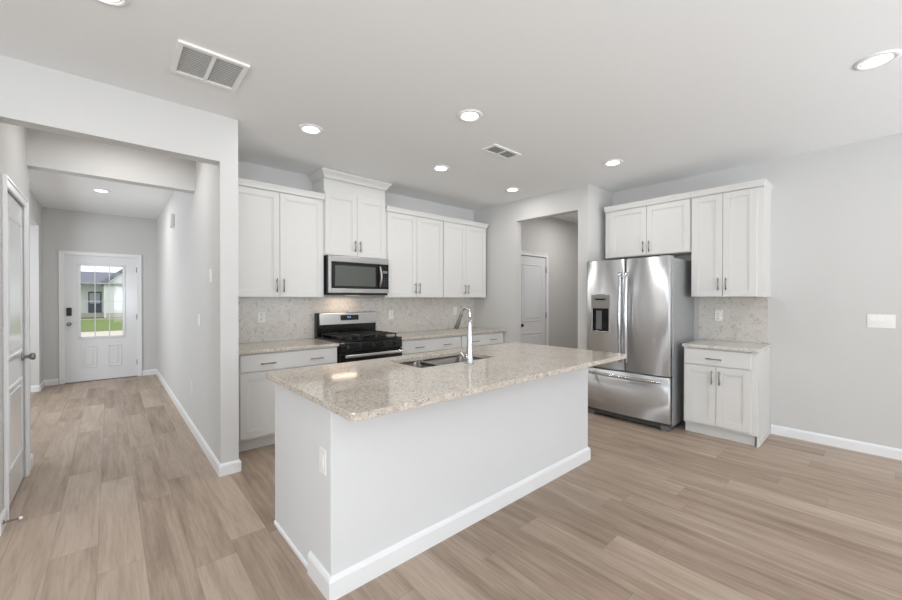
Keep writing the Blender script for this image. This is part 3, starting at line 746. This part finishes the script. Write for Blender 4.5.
# ================================================================ CEILING LIGHTS AND VENTS
proto = thing('recessed_light', '', 'ceiling light', (0, 0, CZ))
MB().lathe([(.070, -.006), (.078, -.010), (.094, -.006), (.097, -.001), (.097, 0), (.068, 0), (.070, -.006)], (0, 0, 0), 'z', 40).build('trim_ring', M['trim'], proto)
MB().lathe([(0, -.0075), (.060, -.0065), (.071, -.004), (.071, -.001), (0, -.001)], (0, 0, 0), 'z', 40).build('lens', M['lens'], proto)
def can_light(x, y, k=1):
    l = bpy.data.lights.new('can_lamp', 'AREA'); l.shape = 'DISK'; l.size = .13; l.energy = CAN*k; l.color = CANCOL
    o = bpy.data.objects.new('can_lamp', l); C.objects.link(o); o.location = (x, y, CZ-.009)
can_light(.08, 3.96, 1.2)
LG = 'round recessed lights in the kitchen ceiling'
spots = [(-.02, 2.34, 'round recessed light cut by the top edge left of the large vent', LG),
         (1.241, 3.124, 'round recessed light in front of the crown of the tall cabinet', LG),
         (2.05, 2.089, 'round recessed light above the island faucet beside the small vent', LG),
         (2.647, 3.137, 'round recessed light in front of the cabinet right of the microwave', LG),
         (3.852, 3.15, 'round recessed light nearest the pantry opening', LG),
         (3.851, 1.84, 'round recessed light in front of the refrigerator cabinets', LG),
         (3.339, .029, 'large looking round recessed light at the right edge above the bare wall', LG),
         (-.075, 6.72, 'round recessed light in the hallway ceiling before the front door', None)]
for i, (x, y, lb, g) in enumerate(spots):
    o = proto if i == 0 else copy_tree(proto)
    o.location = (x, y, CZ); o['label'] = lb
    can_light(x, y, 2.2 if y > 5 else 1)
    if g: o['group'] = g
    elif 'group' in o: del o['group']

v = thing('ceiling_vent', 'large square white return vent with two louvred bays in the ceiling', 'vent', (.455, 2.695, CZ))
w2 = .175
m = MB()
for a, c, p, q in ((-w2, w2, -w2-.01, -w2+.016), (-w2, w2, w2-.022, w2+.01), (-w2, -w2+.026, -w2+.016, w2-.022), (w2-.026, w2, -w2+.016, w2-.022), (-.009, .009, -w2+.016, w2-.022)): m.box(a, c, p, q, -.014, -.0005)
m.build('frame', M['grille'], v)
MB().box(-w2+.02, w2-.02, -w2+.02, w2-.02, -.003, -.001).build('backing', M['ductl'], v)
for sx in (-1, 1):
    m = MB()
    for k in range(16):
        y = -.145+k*.0195
        m.prism([(y+.011, -.003), (y, -.011), (y-.0015, -.010), (y+.009, -.003)], 'x', min(sx*.008, sx*.148), max(sx*.008, sx*.148))
    m.build('louvres', M['grille'], v)
v = thing('ceiling_vent', 'small rectangular supply vent in the ceiling above the island', 'vent', (2.78, 2.405, CZ))
m = MB()
for a, c, p, q in ((-.19, .19, -.085, -.06), (-.19, .19, .06, .085), (-.19, -.16, -.06, .06), (.16, .19, -.06, .06), (-.008, .008, -.06, .06)): m.box(a, c, p, q, -.010, -.0005)
m.build('frame', M['grille'], v)
MB().box(-.16, .16, -.06, .06, -.002, -.001).build('backing', M['duct'], v)
for sx in (-1, 1):
    m = MB()
    for k in range(6):
        y = -.054+k*.019
        m.prism([(y+.008, -.002), (y, -.009), (y-.0015, -.008), (y+.0065, -.002)], 'x', min(sx*.008, sx*.158), max(sx*.008, sx*.158))
    m.build('louvres', M['grille'], v)

# ================================================================ OUTLETS, SWITCHES, SMALL THINGS
def plate(name, label, cat, locn, rotz, kind='outlet', gangs=1, group=None):
    """faces local -y, back on y=0"""
    t = thing(name, label, cat, locn, rotz, group)
    W = .072 if gangs == 1 else .072+.046*(gangs-1)
    MB().box(-W/2, W/2, -.006, 0, -.058, .058, .003, 2).build('cover_plate', M['plastic'], t)
    for g in range(gangs):
        x = (g-(gangs-1)/2)*.046
        if kind == 'outlet':
            for s in (-1, 1):
                r_ = MB().lathe([(0, -.0085), (.0165, -.0085), (.0175, -.006), (0, -.006)], (x, 0, s*.021), 'y', 20).build('receptacle', M['plastic'], t)
                MB().box(x-.0075, x-.005, -.0092, -.008, s*.021-.001, s*.021+.008).box(x+.005, x+.0075, -.0092, -.008, s*.021-.001, s*.021+.007).build('slots', M['slot'], r_)
        else:
            MB().prism([(-.006, -.034), (-.006, .034), (-.0075, .034), (-.011, 0), (-.0085, -.034)], 'x', x-.0165, x+.0165).build('rocker', M['plastic'], t)
    return t
OG = 'white outlets on the backsplash'
plate('wall_outlet', 'white outlet on the backsplash left of the range', 'outlet', (1.19, YW-.012, 1.157), 0, group=OG)
plate('wall_outlet', 'white outlet on the backsplash just right of the range', 'outlet', (2.78, YW-.012, 1.135), 0, group=OG)
plate('wall_outlet', 'white outlet on the backsplash near the faucet top', 'outlet', (3.925, YW-.012, 1.16), 0, group=OG)
plate('wall_outlet', 'white outlet on the small backsplash beside the refrigerator', 'outlet', (XW-.012, 1.185, 1.17), -PI/2)
plate('wall_outlet', 'white outlet on the end of the island', 'outlet', (IX0, 1.727, .60), -PI/2, 'switch')
plate('wall_outlet', 'white outlet low on the hall wall above its baseboard', 'outlet', (XH, 4.68, .44), -PI/2)
plate('light_switch', 'wide white three rocker switch plate on the bare right wall', 'switch', (XW, .01, 1.16), -PI/2, 'switch', 3)
plate('light_switch', 'white switch plate high on the hall wall near the kitchen corner', 'switch', (XH, 3.70, 1.54), -PI/2, 'switch', 1)
plate('light_switch', 'narrow white switch plate at hand height on the hall wall', 'switch', (XH, 4.25, 1.15), -PI/2, 'switch', 1)
t = thing('door_chime', 'small white door chime box high on the hall wall', 'door chime', (XH, 6.12, 2.35), -PI/2)
MB().box(-.06, .06, -.04, 0, -.085, .085, .006, 2).build('case', M['plastic'], t)
MB().box(-.04, .04, -.047, -.044, -.085, -.06, .001).build('speaker_slot', M['grille'], t)
t = thing('door_stop', 'spring door stop with white tip on the baseboard by the closet door', 'door stop', (XD+.014, 3.40, .05))
MB().lathe([(0, 0), (.013, 0), (.013, .004), (.006, .008), (0, .008)], (0, 0, 0), 'x', 16).build('base', M['nickel'], t)
pts = [(.006+.058*k/90, .0055*math.cos(k*.9), .0055*math.sin(k*.9)) for k in range(91)]
MB().tube(pts, .0012, 6).build('spring', M['nickel'], t)
MB().lathe([(0, .062), (.008, .062), (.009, .072), (.006, .078), (0, .079)], (0, 0, 0), 'x', 16).build('tip', M['rubber'], t)
